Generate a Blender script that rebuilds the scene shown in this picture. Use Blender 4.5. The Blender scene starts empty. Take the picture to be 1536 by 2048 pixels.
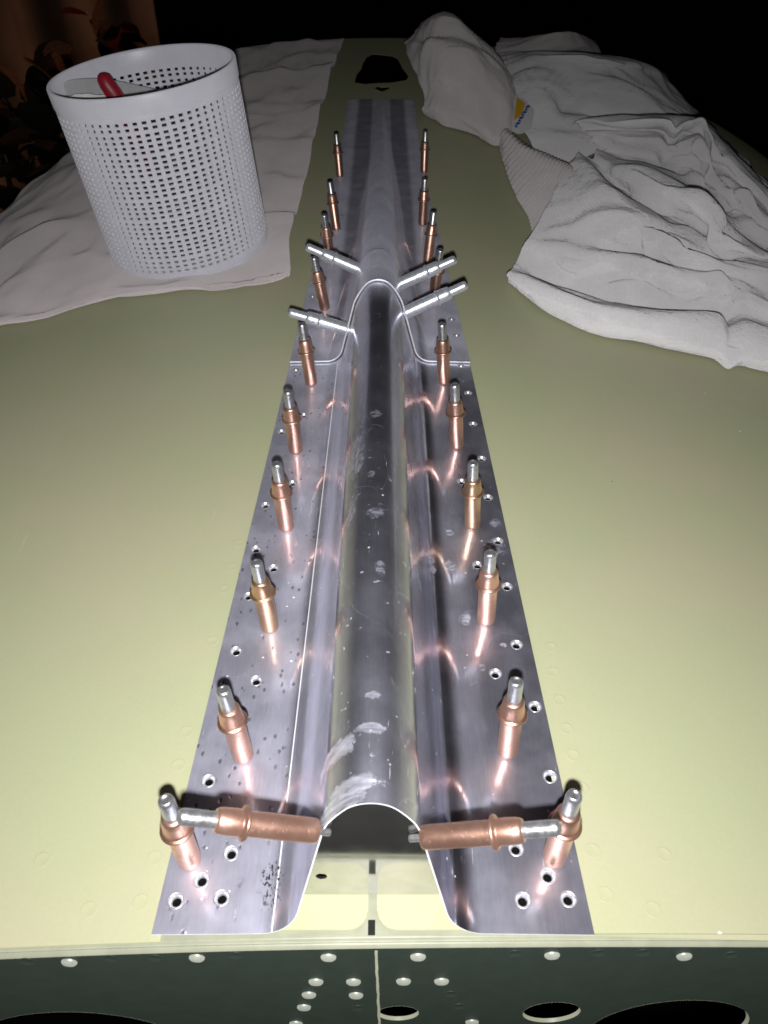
import bpy, bmesh, math, random
from mathutils import Vector, Matrix, Quaternion, noise
from mathutils.geometry import delaunay_2d_cdt

# ------------------------------------------------------------------ units
S = 0.032            # one unit of the dimensions below = the exposed length of a cleco, 32 mm
PI = math.pi
scene = bpy.context.scene
col = scene.collection
random.seed(7)

# ------------------------------------------------------------------ camera
F = 1540.0           # focal length of the phone in photograph pixels
PITCH = math.radians(40.0)
CP, SP = math.cos(PITCH), math.sin(PITCH)
HC = 6.3             # lens height over the deck
cam_d = bpy.data.cameras.new('camera')
cam = bpy.data.objects.new('camera', cam_d)
col.objects.link(cam)
cam.location = (0, 0, HC * S)
cam.rotation_euler = (PI / 2 - PITCH, 0, 0)
cam_d.sensor_fit = 'VERTICAL'
cam_d.sensor_height = 36.0
cam_d.lens = F / 2048.0 * 36.0
cam_d.clip_start = 0.01
cam_d.clip_end = 60.0
cam_d.dof.use_dof = True
cam_d.dof.focus_distance = 0.30
cam_d.dof.aperture_fstop = 40.0
scene.camera = cam

# ------------------------------------------------------------------ world, lamps, exposure
w = bpy.data.worlds.new('World')
scene.world = w
w.use_nodes = True
w.node_tree.nodes['Background'].inputs['Color'].default_value = (0.75, 0.7, 0.8, 1)
w.node_tree.nodes['Background'].inputs['Strength'].default_value = 0.0012
scene.view_settings.view_transform = 'Standard'
scene.view_settings.look = 'None'
scene.view_settings.exposure = 0.0
scene.view_settings.gamma = 1.0
scene.cycles.use_denoising = True
scene.cycles.max_bounces = 8
scene.cycles.glossy_bounces = 6
scene.cycles.sample_clamp_indirect = 6.0
scene.cycles.blur_glossy = 0.3


def area_lamp(name, loc, target, size, power, color):
    d = bpy.data.lights.new(name, 'AREA')
    d.shape = 'DISK'
    d.size = size
    d.energy = power
    d.color = color
    o = bpy.data.objects.new(name, d)
    col.objects.link(o)
    o.location = loc
    o.rotation_euler = (Vector(target) - Vector(loc)).to_track_quat('-Z', 'Y').to_euler()
    return o


# the phone's flash sits 17 mm below the lens
up, fw = Vector((0, SP, CP)), Vector((0, CP, -SP))
fl = Vector((0, 0, HC)) - up * 0.40 - fw * 0.12
area_lamp('phone_flash', fl * S, (fl + Vector((0, CP, -SP * 0.62))) * S, 0.006, 1.5, (1.0, 0.985, 0.98))
# weak warm room lamp behind and to the left
sd = bpy.data.lights.new('room_lamp', 'SPOT')
sd.energy = 38.0
sd.color = (1.0, 0.60, 0.40)
sd.spot_size = math.radians(42)
sd.spot_blend = 0.6
sd.shadow_soft_size = 0.06
so = bpy.data.objects.new('room_lamp', sd)
col.objects.link(so)
so.location = Vector((-62, 12, 10)) * S
so.rotation_euler = (Vector((-37, 74, -3)) - Vector((-62, 12, 10))).to_track_quat('-Z', 'Y').to_euler()


# ------------------------------------------------------------------ helpers
def V(x, y, z):
    return Vector((x, y, z))


RDL, RDR = 60.0, 40.0   # crossways radii of the rounded deck, left and right


def zd(x):
    R = RDL if x < 0 else RDR
    z = -(R - math.sqrt(max(R * R - x * x, 1.0)))
    return z - 0.03 * (x + 6.5) ** 2 if x < -6.5 else z


def ray(px, py):
    u, v = px - 768.0, 1024.0 - py
    return Vector((u, F * CP + v * SP, -F * SP + v * CP)) / F


def at(px, py, dh=0.0):
    """point on the deck (or dh above it) seen at a photograph pixel"""
    d = ray(px, py)
    z = dh
    P = None
    for i in range(60):
        t = (z - HC) / d.z if d.z < -1e-3 else 60.0
        P = Vector((0, 0, HC)) + d * t
        z = 0.5 * z + 0.5 * (zd(P.x) + dh)
    return P


def aty(px, py, Y):
    d = ray(px, py)
    return Vector((0, 0, HC)) + d * (Y / d.y)


def mesh_obj(name, verts, faces, mat, parent=None, smooth=True, uv=None, mats=None, midx=None):
    me = bpy.data.meshes.new(name)
    me.from_pydata([(v[0] * S, v[1] * S, v[2] * S) for v in verts], [], faces)
    if mats:
        for m in mats:
            me.materials.append(m)
        if midx:
            me.polygons.foreach_set('material_index', midx)
    else:
        me.materials.append(mat)
    me.polygons.foreach_set('use_smooth', [smooth] * len(me.polygons))
    me.update()
    o = bpy.data.objects.new(name, me)
    col.objects.link(o)
    if parent:
        o.parent = parent
    return o


def empty(name, loc=(0, 0, 0)):
    o = bpy.data.objects.new(name, None)
    col.objects.link(o)
    o.location = Vector(loc) * S
    o.empty_display_size = 0.005
    return o


def tag(o, label, cat, group=None):
    o['label'] = label
    o['category'] = cat
    if group:
        o['group'] = group
    return o


def structure(o, label=None):
    o['kind'] = 'structure'
    if label:
        o['label'] = label
    return o


def lathe(profile, seg=24, cap_bottom=False, cap_top=False):
    vs, fs = [], []
    for (r, z) in profile:
        for i in range(seg):
            a = 2 * PI * i / seg
            vs.append((r * math.cos(a), r * math.sin(a), z))
    n = len(profile)
    for k in range(n - 1):
        for i in range(seg):
            j = (i + 1) % seg
            fs.append((k * seg + i, k * seg + j, (k + 1) * seg + j, (k + 1) * seg + i))
    if cap_bottom:
        fs.append(tuple(reversed(range(seg))))
    if cap_top:
        fs.append(tuple(range((n - 1) * seg, n * seg)))
    return vs, fs


def solidify(o, t, offset=-1.0):
    m = o.modifiers.new('thickness', 'SOLIDIFY')
    m.thickness = t * S
    m.offset = offset
    es = o.modifiers.new('crisp_edges', 'EDGE_SPLIT')
    es.split_angle = math.radians(50)
    return m


def sharp_bevel(o, wd, seg=2):
    m = o.modifiers.new('bevel', 'BEVEL')
    m.width = wd * S
    m.segments = seg
    m.limit_method = 'ANGLE'
    m.angle_limit = math.radians(40)
    return m


def lerp(a, b, t):
    return a + (b - a) * t


def catmull(pts, n):
    m = len(pts)
    out = []
    for i in range(n):
        t = i / (n - 1) * (m - 1)
        k = min(int(t), m - 2)
        u = t - k
        p1, p2 = pts[k], pts[k + 1]
        p0 = pts[k - 1] if k > 0 else p1 * 2 - p2
        p3 = pts[k + 2] if k + 2 < m else p2 * 2 - p1
        out.append(0.5 * ((2 * p1) + (p2 - p0) * u + (2 * p0 - 5 * p1 + 4 * p2 - p3) * u * u
                          + (-p0 + 3 * p1 - 3 * p2 + p3) * u ** 3))
    return out


def lattice(rows, nu, nv):
    rr = [catmull(r, nu) for r in rows]
    cols = [catmull([r[i] for r in rr], nv) for i in range(nu)]
    return [[cols[i][j] for i in range(nu)] for j in range(nv)]


def grid_faces(nu, nv):
    return [(j * nu + i, j * nu + i + 1, (j + 1) * nu + i + 1, (j + 1) * nu + i)
            for j in range(nv - 1) for i in range(nu - 1)]


# ------------------------------------------------------------------ materials
class NT:
    """small node-tree writer"""
    def __init__(self, name):
        self.m = bpy.data.materials.new(name)
        self.m.use_nodes = True
        self.t = self.m.node_tree
        self.b = self.t.nodes['Principled BSDF']
        self.tc = self.t.nodes.new('ShaderNodeTexCoord')
        mp = self.t.nodes.new('ShaderNodeMapping')
        mp.inputs['Scale'].default_value = (1 / S, 1 / S, 1 / S)
        self.l(self.tc.outputs['Object'], mp.inputs['Vector'])
        self.co = mp.outputs['Vector']

    def l(self, a, b):
        self.t.links.new(a, b)

    def set(self, **kw):
        for k, v in kw.items():
            s = self.b.inputs[k.replace('_', ' ')]
            if hasattr(v, 'is_output'):
                self.l(v, s)
            elif isinstance(v, tuple) and len(v) == 3:
                s.default_value = (*v, 1)
            else:
                s.default_value = v

    def plug(self, v, sock):
        if hasattr(v, 'is_output'):
            self.l(v, sock)
        else:
            sock.default_value = v

    def scaled(self, sx, sy, sz, rot=(0, 0, 0), loc=(0, 0, 0)):
        mp = self.t.nodes.new('ShaderNodeMapping')
        mp.inputs['Scale'].default_value = (sx, sy, sz)
        mp.inputs['Rotation'].default_value = rot
        mp.inputs['Location'].default_value = loc
        self.l(self.co, mp.inputs['Vector'])
        return mp.outputs['Vector']

    def noise(self, scale, detail=3, rough=0.55, vec=None, dist=0.0):
        n = self.t.nodes.new('ShaderNodeTexNoise')
        n.inputs['Scale'].default_value = scale
        n.inputs['Detail'].default_value = detail
        n.inputs['Roughness'].default_value = rough
        n.inputs['Distortion'].default_value = dist
        self.l(vec or self.co, n.inputs['Vector'])
        return n.outputs['Fac']

    def voro(self, scale, feature='F1', vec=None, out='Distance', rnd=1.0):
        n = self.t.nodes.new('ShaderNodeTexVoronoi')
        n.feature = feature
        n.inputs['Scale'].default_value = scale
        n.inputs['Randomness'].default_value = rnd
        self.l(vec or self.co, n.inputs['Vector'])
        return n.outputs[out]

    def math(self, op, a, b=0.0, c=0.0, clamp=False):
        n = self.t.nodes.new('ShaderNodeMath')
        n.operation = op
        n.use_clamp = clamp
        for i, v in enumerate((a, b, c)):
            self.plug(v, n.inputs[i])
        return n.outputs[0]

    def ramp(self, v, a, b, lo=0.0, hi=1.0):
        n = self.t.nodes.new('ShaderNodeMapRange')
        n.interpolation_type = 'SMOOTHSTEP'
        self.plug(v, n.inputs[0])
        for i, x in enumerate((a, b, lo, hi)):
            n.inputs[i + 1].default_value = x
        return n.outputs[0]

    def mix(self, f, a, b):
        n = self.t.nodes.new('ShaderNodeMix')
        n.data_type = 'RGBA'
        self.plug(f, n.inputs['Factor'])
        for v, s in ((a, n.inputs[6]), (b, n.inputs[7])):
            if hasattr(v, 'is_output'):
                self.l(v, s)
            else:
                s.default_value = (*v, 1)
        return n.outputs[2]

    def sep(self):
        n = self.t.nodes.new('ShaderNodeSeparateXYZ')
        self.l(self.co, n.inputs[0])
        return n.outputs

    def bump(self, h, strength, dist=0.01):
        n = self.t.nodes.new('ShaderNodeBump')
        n.inputs['Strength'].default_value = strength
        n.inputs['Distance'].default_value = dist * S
        self.l(h, n.inputs['Height'])
        self.l(n.outputs['Normal'], self.b.inputs['Normal'])
        return n

    def blob(self, cx, cy, rx, ry, warp):
        """soft ragged ellipse on the sheet, 1 inside"""
        x, y, z = self.sep()
        a = self.math('MULTIPLY', self.math('SUBTRACT', x, cx), 1 / rx)
        b = self.math('MULTIPLY', self.math('SUBTRACT', y, cy), 1 / ry)
        r = self.math('SQRT', self.math('ADD', self.math('MULTIPLY', a, a), self.math('MULTIPLY', b, b)))
        r = self.math('ADD', r, warp)
        return self.ramp(r, 0.75, 1.0, 1.0, 0.0)


def mat_primer():
    n = NT('chromate_primer')
    big = n.noise(0.35, 3)
    fine = n.noise(30, 3)
    c = n.mix(n.ramp(big, 0.35, 0.7), (0.405, 0.428, 0.262), (0.44, 0.423, 0.285))
    c = n.mix(n.math('MULTIPLY', n.ramp(fine, 0.35, 0.75), 0.10), c, (0.56, 0.55, 0.36))
    v = n.voro(1.6)
    keep = n.ramp(n.noise(1.1, 1), 0.50, 0.53)
    dark = n.math('MULTIPLY', n.ramp(v, 0.016, 0.026, 1, 0), keep)
    v2 = n.voro(1.35, vec=n.scaled(1, 1, 1, loc=(5.2, 3.1, 0)))
    light = n.math('MULTIPLY', n.ramp(v2, 0.014, 0.03, 1, 0), n.ramp(n.noise(0.8, 1), 0.45, 0.5))
    c = n.mix(dark, c, (0.04, 0.035, 0.03))
    c = n.mix(light, c, (0.8, 0.8, 0.72))
    sc1 = n.math('MULTIPLY', n.ramp(n.noise(2.2, 3, 0.6, vec=n.scaled(9, 0.5, 1, rot=(0, 0, 0.9))), 0.70, 0.74), n.ramp(n.noise(0.9, 2), 0.52, 0.62))
    sc2 = n.math('MULTIPLY', n.ramp(n.noise(2.6, 3, 0.6, vec=n.scaled(0.6, 10, 1, rot=(0, 0, 0.4))), 0.71, 0.75), n.ramp(n.noise(1.1, 2, vec=n.scaled(1, 1, 1, loc=(4, 1, 0))), 0.52, 0.62))
    c = n.mix(n.math('MULTIPLY', sc1, 0.35), c, (0.62, 0.62, 0.48))
    c = n.mix(n.math('MULTIPLY', sc2, 0.22), c, (0.22, 0.20, 0.14))
    smudge = n.ramp(n.noise(1.3, 4, 0.65, vec=n.scaled(1, 0.6, 1, loc=(8, 8, 8))), 0.52, 0.75)
    c = n.mix(n.math('MULTIPLY', smudge, 0.14), c, (0.40, 0.36, 0.26))
    n.set(Base_Color=c, Roughness=n.math('ADD', 0.44, n.math('MULTIPLY', smudge, 0.15)), Specular_IOR_Level=0.3, Diffuse_Roughness=0.4)
    n.bump(n.noise(14, 3), 0.08, 0.01)
    return n.m


def mat_sheet(name='bare_aluminium'):
    n = NT(name)
    x, y, z = n.sep()
    xa = n.math('ABSOLUTE', n.math('ADD', x, 0.09))
    web = n.math('MULTIPLY', n.ramp(xa, 0.70, 0.86, 1.0, 0.0), n.ramp(xa, 0.26, 0.34))
    top = n.ramp(xa, 0.26, 0.36, 1.0, 0.0)
    xl = n.math('ADD', x, n.math('MULTIPLY', y, -0.012))
    leftf = n.math('MULTIPLY', n.ramp(xl, -0.91, -0.89, 1.0, 0.0), n.ramp(y, 11.2, 11.3, 1.0, 0.0))
    strip = n.math('MULTIPLY', n.math('MULTIPLY', n.ramp(xl, -0.91, -0.89), n.ramp(x, -0.62, -0.52, 1.0, 0.0)), n.ramp(y, 11.2, 11.3, 1.0, 0.0))
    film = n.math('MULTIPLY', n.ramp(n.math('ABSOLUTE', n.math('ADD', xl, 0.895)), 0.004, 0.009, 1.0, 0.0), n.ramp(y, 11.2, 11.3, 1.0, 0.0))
    far = n.ramp(y, 10.5, 12.0)
    cloud = n.noise(1.6, 5, 0.65)
    grain = n.noise(9, 4, 0.6, vec=n.scaled(6, 0.5, 3))
    warp = n.math('MULTIPLY', n.math('SUBTRACT', n.noise(7, 5, 0.75), 0.5), 2.8)
    # smears of old adhesive and oxide, each where the photograph shows it
    smears = None
    for (px, py, rx, ry) in [(990, 1045, .085, .10), (985, 1097, .12, .16), (897, 1133, .08, .12), (932, 1237, .065, .09),
                             (862, 1140, .07, .14), (965, 1335, .035, .05), (835, 1255, .03, .10), (900, 1066, .05, .06),
                             (1007, 1290, .03, .04)]:
        p = at(px, py)
        s = n.blob(p.x, p.y, rx, ry, warp)
        smears = s if smears is None else n.math('MAXIMUM', smears, s)
    for (px, py, h, rx, ry) in [(750, 828, 1.4, .07, .10), (744, 945, 1.4, .06, .07), (750, 1024, 1.4, .08, .09),
                                (715, 962, .9, .10, .45), (703, 1072, .9, .06, .22), (760, 1135, 1.4, .05, .13)]:
        d = ray(px, py)
        p = Vector((0, 0, HC)) + d * ((h - HC) / d.z)
        s = n.math('MULTIPLY', n.blob(p.x, p.y, rx, ry, warp), 0.8)
        smears = n.math('MAXIMUM', smears, s)
    smears = n.math('MULTIPLY', smears, n.ramp(n.noise(18, 4, 0.65, vec=n.scaled(0.7, 1.3, 1)), 0.40, 0.62, 0.08, 1.0))
    # flash glare painted as pale dull patches on the near end of the crown
    glare = None
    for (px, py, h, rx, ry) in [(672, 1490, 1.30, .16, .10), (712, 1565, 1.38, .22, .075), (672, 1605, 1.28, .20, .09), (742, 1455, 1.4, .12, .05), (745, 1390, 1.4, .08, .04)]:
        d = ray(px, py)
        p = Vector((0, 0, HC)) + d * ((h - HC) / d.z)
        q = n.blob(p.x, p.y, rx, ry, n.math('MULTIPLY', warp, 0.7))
        glare = q if glare is None else n.math('MAXIMUM', glare, q)
    glare = n.math('MULTIPLY', glare, n.ramp(n.noise(6, 4, 0.65, vec=n.scaled(1.0, 5.0, 1, rot=(0, 0, 0.25))), 0.30, 0.72, 0.30, 0.9))
    # dents and dull pits
    pits = n.math('MULTIPLY', n.ramp(n.math('ADD', n.voro(9.5, vec=n.scaled(1.2, 0.7, 1)), n.math('MULTIPLY', n.noise(30, 2), 0.25)), 0.22, 0.36, 1.0, 0.0), n.ramp(n.noise(1.6, 4), 0.36, 0.52))
    specks = n.math('MULTIPLY', n.ramp(n.voro(6.5), 0.05, 0.10, 1.0, 0.0), n.ramp(n.noise(1.7, 2, vec=n.scaled(1, 1, 1, loc=(9, 2, 1))), 0.5, 0.6))
    flecks = n.math('MULTIPLY', n.ramp(n.noise(7, 5, 0.7, vec=n.scaled(1.4, 0.8, 1, loc=(3, 3, 3))), 0.62, 0.70), leftf)
    cf = n.math('MULTIPLY', n.ramp(n.noise(8, 3, 0.6, vec=n.scaled(1.0, 1.6, 1, loc=(4, 4, 2))), 0.66, 0.73), n.math('MULTIPLY', top, n.ramp(y, 8.5, 5.0)))
    specks = n.math('MAXIMUM', specks, n.math('MULTIPLY', cf, 0.6))
    # scratches
    sv = n.t.nodes.new('ShaderNodeVectorMath')
    sv.operation = 'ADD'
    n.l(n.scaled(1.1, 0.5, 1.0, rot=(0, 0, 0.5)), sv.inputs[0])
    nz = n.t.nodes.new('ShaderNodeTexNoise')
    nz.inputs['Scale'].default_value = 0.8
    n.l(n.co, nz.inputs['Vector'])
    n.l(nz.outputs['Color'], sv.inputs[1])
    s1 = n.math('MULTIPLY', n.ramp(n.voro(1.5, 'DISTANCE_TO_EDGE', vec=sv.outputs[0]), 0.0015, 0.006, 1, 0), n.ramp(n.noise(2.3, 2), 0.50, 0.60))
    s2 = n.math('MULTIPLY', n.ramp(n.noise(5, 2, vec=n.scaled(14, 0.9, 9, rot=(0, 0, -0.5))), 0.70, 0.74), n.ramp(n.noise(1.4, 2), 0.48, 0.6))
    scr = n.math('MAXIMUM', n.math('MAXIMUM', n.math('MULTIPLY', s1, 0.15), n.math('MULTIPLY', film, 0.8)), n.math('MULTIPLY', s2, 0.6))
    # inky black rub marks near the front left bend
    p = at(545, 1765)
    ink = n.math('MULTIPLY', n.blob(p.x, p.y, 0.10, 0.20, warp), n.ramp(n.noise(34, 5, 0.7, vec=n.scaled(1.3, 0.7, 1)), 0.52, 0.57))
    c = n.mix(n.ramp(cloud, 0.3, 0.75), (0.535, 0.54, 0.655), (0.68, 0.685, 0.82))
    c = n.mix(n.math('MULTIPLY', n.ramp(grain, 0.35, 0.7), 0.25), c, (0.80, 0.80, 0.86))
    c = n.mix(n.math('MULTIPLY', flecks, 0.5), c, (0.85, 0.85, 0.9))
    c = n.mix(n.math('MULTIPLY', pits, n.math('MULTIPLY', leftf, 0.65)), c, (0.10, 0.10, 0.11))
    c = n.mix(n.math('MULTIPLY', smears, 0.3), c, (0.66, 0.66, 0.74))
    c = n.mix(n.math('MULTIPLY', specks, 0.6), c, (0.9, 0.9, 0.95))
    c = n.mix(n.math('MULTIPLY', glare, 0.35), c, (0.82, 0.82, 0.90))
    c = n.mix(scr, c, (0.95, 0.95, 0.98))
    c = n.mix(ink, c, (0.02, 0.02, 0.02))
    # how dull (diffuse) the metal is: weathered left flange, brighter right, polished hat sides
    dull = n.math('ADD', n.math('MULTIPLY', leftf, 0.14), 0.08)
    dull = n.math('MULTIPLY', dull, n.math('SUBTRACT', 1.0, n.math('MAXIMUM', n.math('MULTIPLY', web, 0.6), n.math('MULTIPLY', top, 0.95))))
    dull = n.math('ADD', dull, n.math('MULTIPLY', far, 0.32))
    dull = n.math('ADD', dull, n.math('MULTIPLY', strip, 0.20))
    dull = n.math('ADD', dull, n.math('MULTIPLY', n.math('MULTIPLY', n.ramp(xa, 0.70, 0.82), n.ramp(xa, 0.98, 1.12, 1.0, 0.0)), 0.09))
    dull = n.math('ADD', dull, n.math('MULTIPLY', n.ramp(cloud, 0.42, 0.72), n.math('MULTIPLY', n.math('SUBTRACT', 1.0, top), 0.06)))
    dull = n.math('ADD', dull, n.math('MULTIPLY', smears, 0.10))
    dull = n.math('ADD', dull, n.math('MULTIPLY', glare, 0.26))
    dull = n.math('ADD', dull, n.math('MULTIPLY', n.math('MAXIMUM', scr, specks), 0.4))
    dull = n.math('ADD', dull, n.math('MULTIPLY', ink, 0.8), clamp=True)
    # broad lobe from the weathered skin, narrow lobe from the rolled surface under it
    ro = n.math('ADD', n.math('MULTIPLY', leftf, 0.04), 0.47)
    ro = n.math('ADD', ro, n.math('MULTIPLY', far, 0.10))
    ro = n.math('SUBTRACT', ro, n.math('MULTIPLY', web, 0.10))
    ro = n.math('SUBTRACT', ro, n.math('MULTIPLY', top, n.ramp(y, 3.0, 9.0, -0.03, 0.035)))
    ro = n.math('ADD', ro, n.math('MULTIPLY', n.math('SUBTRACT', cloud, 0.5), 0.12))
    ro = n.math('ADD', ro, n.math('MULTIPLY', smears, 0.15))
    met = n.math('SUBTRACT', 1.0, dull, clamp=True)
    n.set(Base_Color=c, Metallic=met, Roughness=ro, Diffuse_Roughness=1.0)
    p2 = n.t.nodes.new('ShaderNodeBsdfPrincipled')
    n.l(c, p2.inputs['Base Color'])
    p2.inputs['Metallic'].default_value = 1.0
    n.l(n.ramp(n.noise(3, 4, 0.6, vec=n.scaled(5, 0.4, 3)), 0.3, 0.7, 0.10, 0.19), p2.inputs['Roughness'])
    sharp = n.math('ADD', 0.42, n.math('MULTIPLY', web, 0.30))
    sharp = n.math('SUBTRACT', sharp, n.math('MULTIPLY', top, 0.20))
    sharp = n.math('SUBTRACT', sharp, n.math('MULTIPLY', leftf, 0.22))
    sharp = n.math('SUBTRACT', sharp, n.math('MULTIPLY', far, 0.26))
    sharp = n.math('SUBTRACT', sharp, n.math('MULTIPLY', strip, 0.35))
    sharp = n.math('MULTIPLY', sharp, n.math('SUBTRACT', 1.0, n.math('MAXIMUM', n.math('MAXIMUM', smears, glare), n.math('MAXIMUM', scr, specks))), clamp=True)
    mx = n.t.nodes.new('ShaderNodeMixShader')
    n.l(sharp, mx.inputs[0])
    n.l(n.b.outputs[0], mx.inputs[1])
    n.l(p2.outputs[0], mx.inputs[2])
    n.l(mx.outputs[0], n.t.nodes['Material Output'].inputs['Surface'])
    hh = n.math('SUBTRACT', n.math('MULTIPLY', grain, 0.06), n.math('MULTIPLY', pits, n.math('MULTIPLY', leftf, 0.5)))
    hh = n.math('SUBTRACT', hh, n.math('MULTIPLY', scr, 0.2))
    hh = n.math('ADD', hh, n.math('MULTIPLY', n.noise(1.1, 2), 0.5))
    bn = n.bump(hh, 0.35, 0.02)
    n.l(bn.outputs['Normal'], p2.inputs['Normal'])
    return n.m


def mat_metal(name, color, rough, metal=1.0, nz=0.12, scale=18, tint=None, bump=0.05, vary=0.0):
    n = NT(name)
    f = n.noise(scale, 4, 0.6)
    c = n.mix(n.ramp(f, 0.35, 0.7), color, tint or tuple(min(1, x * 1.15) for x in color))
    ro = n.ramp(f, 0.3, 0.75, rough - nz * 0.5, rough + nz * 0.5)
    if vary:
        oi = n.t.nodes.new('ShaderNodeObjectInfo')
        c = n.mix(n.math('MULTIPLY', oi.outputs['Random'], vary), c, tuple(x * 0.62 for x in color))
        st = n.ramp(n.noise(26, 3, 0.6, vec=n.scaled(1, 1, 1.6)), 0.58, 0.68)
        c = n.mix(n.math('MULTIPLY', st, 0.45), c, tuple(x * 0.45 for x in color))
        ro = n.math('ADD', ro, n.math('MULTIPLY', st, 0.15))
    n.set(Base_Color=c, Metallic=metal, Roughness=ro, Diffuse_Roughness=1.0)
    if bump:
        n.bump(f, bump, 0.01)
    return n.m


def mat_plain(name, color, rough=0.5, spec=0.4, var=0.1, scale=6, bump=0.0, bscale=40, **kw):
    n = NT(name)
    f = n.noise(scale, 4)
    c = n.mix(n.ramp(f, 0.3, 0.7), tuple(x * (1 - var) for x in color), tuple(min(1, x * (1 + var)) for x in color))
    n.set(Base_Color=c, Roughness=rough, Specular_IOR_Level=spec, Diffuse_Roughness=0.6, **kw)
    if bump:
        n.bump(n.noise(bscale, 3), bump, 0.02)
    return n.m


def mat_cloth(name, color, knit=60.0, strength=0.4, rough=0.9, sheen=0.2):
    n = NT(name)
    f = n.noise(1.2, 4)
    c = n.mix(n.ramp(f, 0.35, 0.75), color, tuple(min(1, x * 1.1) for x in color))
    n.set(Base_Color=c, Roughness=rough, Specular_IOR_Level=0.15, Diffuse_Roughness=1.0, Sheen_Weight=sheen, Sheen_Roughness=0.5)
    v = n.voro(knit, vec=n.scaled(1, 0.6, 0.8), rnd=0.35)
    h = n.math('ADD', n.math('MULTIPLY', v, 0.6), n.math('MULTIPLY', n.noise(5, 4), 0.8))
    n.bump(h, strength, 0.038)
    return n.m


M_PRIMER = mat_primer()
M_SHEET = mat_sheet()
M_DIMPLE = mat_metal('bright_dimple', (0.62, 0.62, 0.66), 0.4, 0.8)
M_EDGE = mat_metal('cut_metal_edge', (0.70, 0.70, 0.73), 0.4, 0.4, bump=0.0)
M_MIRROR = mat_metal('polished_plate', (0.44, 0.44, 0.42), 0.09, 0.97, 0.04, 5, bump=0.0)
M_COPPER = mat_metal('copper_plate', (0.76, 0.45, 0.34), 0.35, 0.9, 0.08, 5, tint=(0.82, 0.53, 0.42), bump=0.03, vary=0.8)
M_BRASSY = mat_metal('brassy_copper', (0.72, 0.46, 0.29), 0.33, 0.92, 0.08, 5, tint=(0.78, 0.54, 0.37), bump=0.03, vary=0.5)
M_STEEL = mat_metal('plunger_steel', (0.50, 0.51, 0.53), 0.36, 0.9, 0.15, 25)
M_ZINC = mat_metal('zinc_plate', (0.74, 0.77, 0.84), 0.36, 0.78, 0.12, 20)
M_LIP = mat_plain('primed_lip', (0.30, 0.31, 0.23), 0.42, 0.4, 0.07, 5, 0.04)
M_BULK = mat_plain('dark_green_primer', (0.024, 0.033, 0.026), 0.5, 0.25, 0.05, 5, 0.01, Coat_Weight=0.0)
M_RIVET = mat_metal('rivet_aluminium', (0.34, 0.36, 0.31), 0.5, 0.35)
M_PLASTIC = mat_plain('white_plastic', (0.66, 0.66, 0.72), 0.38, 0.4, 0.03, 3)
M_SHEETCLOTH = mat_cloth('thin_white_cloth', (0.56, 0.51, 0.515), 40, 0.35)  # faint pink of the warm room light is mixed into this colour
M_KNIT = mat_cloth('white_knit', (0.68, 0.67, 0.68), 15, 1.0)
M_RIB = mat_cloth('ribbed_knit', (0.56, 0.52, 0.52), 40, 0.5)
M_RED = mat_plain('red_grip', (0.25, 0.010, 0.022), 0.45, 0.5, 0.1)
M_GREY = mat_plain('plain_grey', (0.42, 0.43, 0.44), 0.7, 0.3, 0.05)
M_PAPER = mat_plain('white_paper', (0.75, 0.75, 0.74), 0.8, 0.2, 0.05, 20, 0.3)
M_YEL = mat_plain('yellow_print', (0.70, 0.42, 0.03), 0.7, 0.2, 0.05)
M_BLUE = mat_plain('blue_print', (0.05, 0.10, 0.50), 0.7, 0.2, 0.05)
M_BLACK = mat_plain('hole_dark', (0.004, 0.004, 0.004), 0.9, 0.05)
M_DARK = mat_plain('dark_floor', (0.010, 0.011, 0.010), 0.8, 0.2)
M_CURT = mat_plain('brown_curtain_cloth', (0.13, 0.085, 0.06), 0.9, 0.1, 0.3, 0.12)
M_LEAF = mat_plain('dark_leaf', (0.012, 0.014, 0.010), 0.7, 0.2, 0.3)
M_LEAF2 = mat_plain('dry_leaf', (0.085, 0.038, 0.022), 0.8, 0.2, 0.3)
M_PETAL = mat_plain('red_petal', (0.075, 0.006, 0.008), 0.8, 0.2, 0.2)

# ------------------------------------------------------------------ the deck under the fairing
XC = -0.09           # the fairing runs 3 mm left of the lens


def edge_l(y):
    return lerp(-1.80, -1.555, (y - 2.4) / 9.0) if y < 11.4 else lerp(-1.555, -1.27, min(1, (y - 11.4) / 11.0))


def edge_r(y):
    return lerp(1.63, 1.425, (y - 2.4) / 9.0) if y < 11.4 else lerp(1.425, 1.04, min(1, (y - 11.4) / 11.0))


def front(x):
    return 2.445 + 0.0108 * x + (0.0021 if x > 0 else -0.0021) * x * x


DZ = -0.036
YEND = 43.0
XR = 26.0
XL = 12.6

deck = tag(empty('aircraft_deck', (0, 2.4, 0)), 'pale yellow green primed aircraft deck carrying the metal fairing and clecos', 'aircraft panel')


def rows_y(y0, y1, n, p=1.6):
    return [y0 + (y1 - y0) * (i / (n - 1)) ** p for i in range(n)]


def to_parent(o, parent):
    o.parent = parent
    o.matrix_parent_inverse = Matrix.Translation(-parent.location)
    return o


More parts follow.
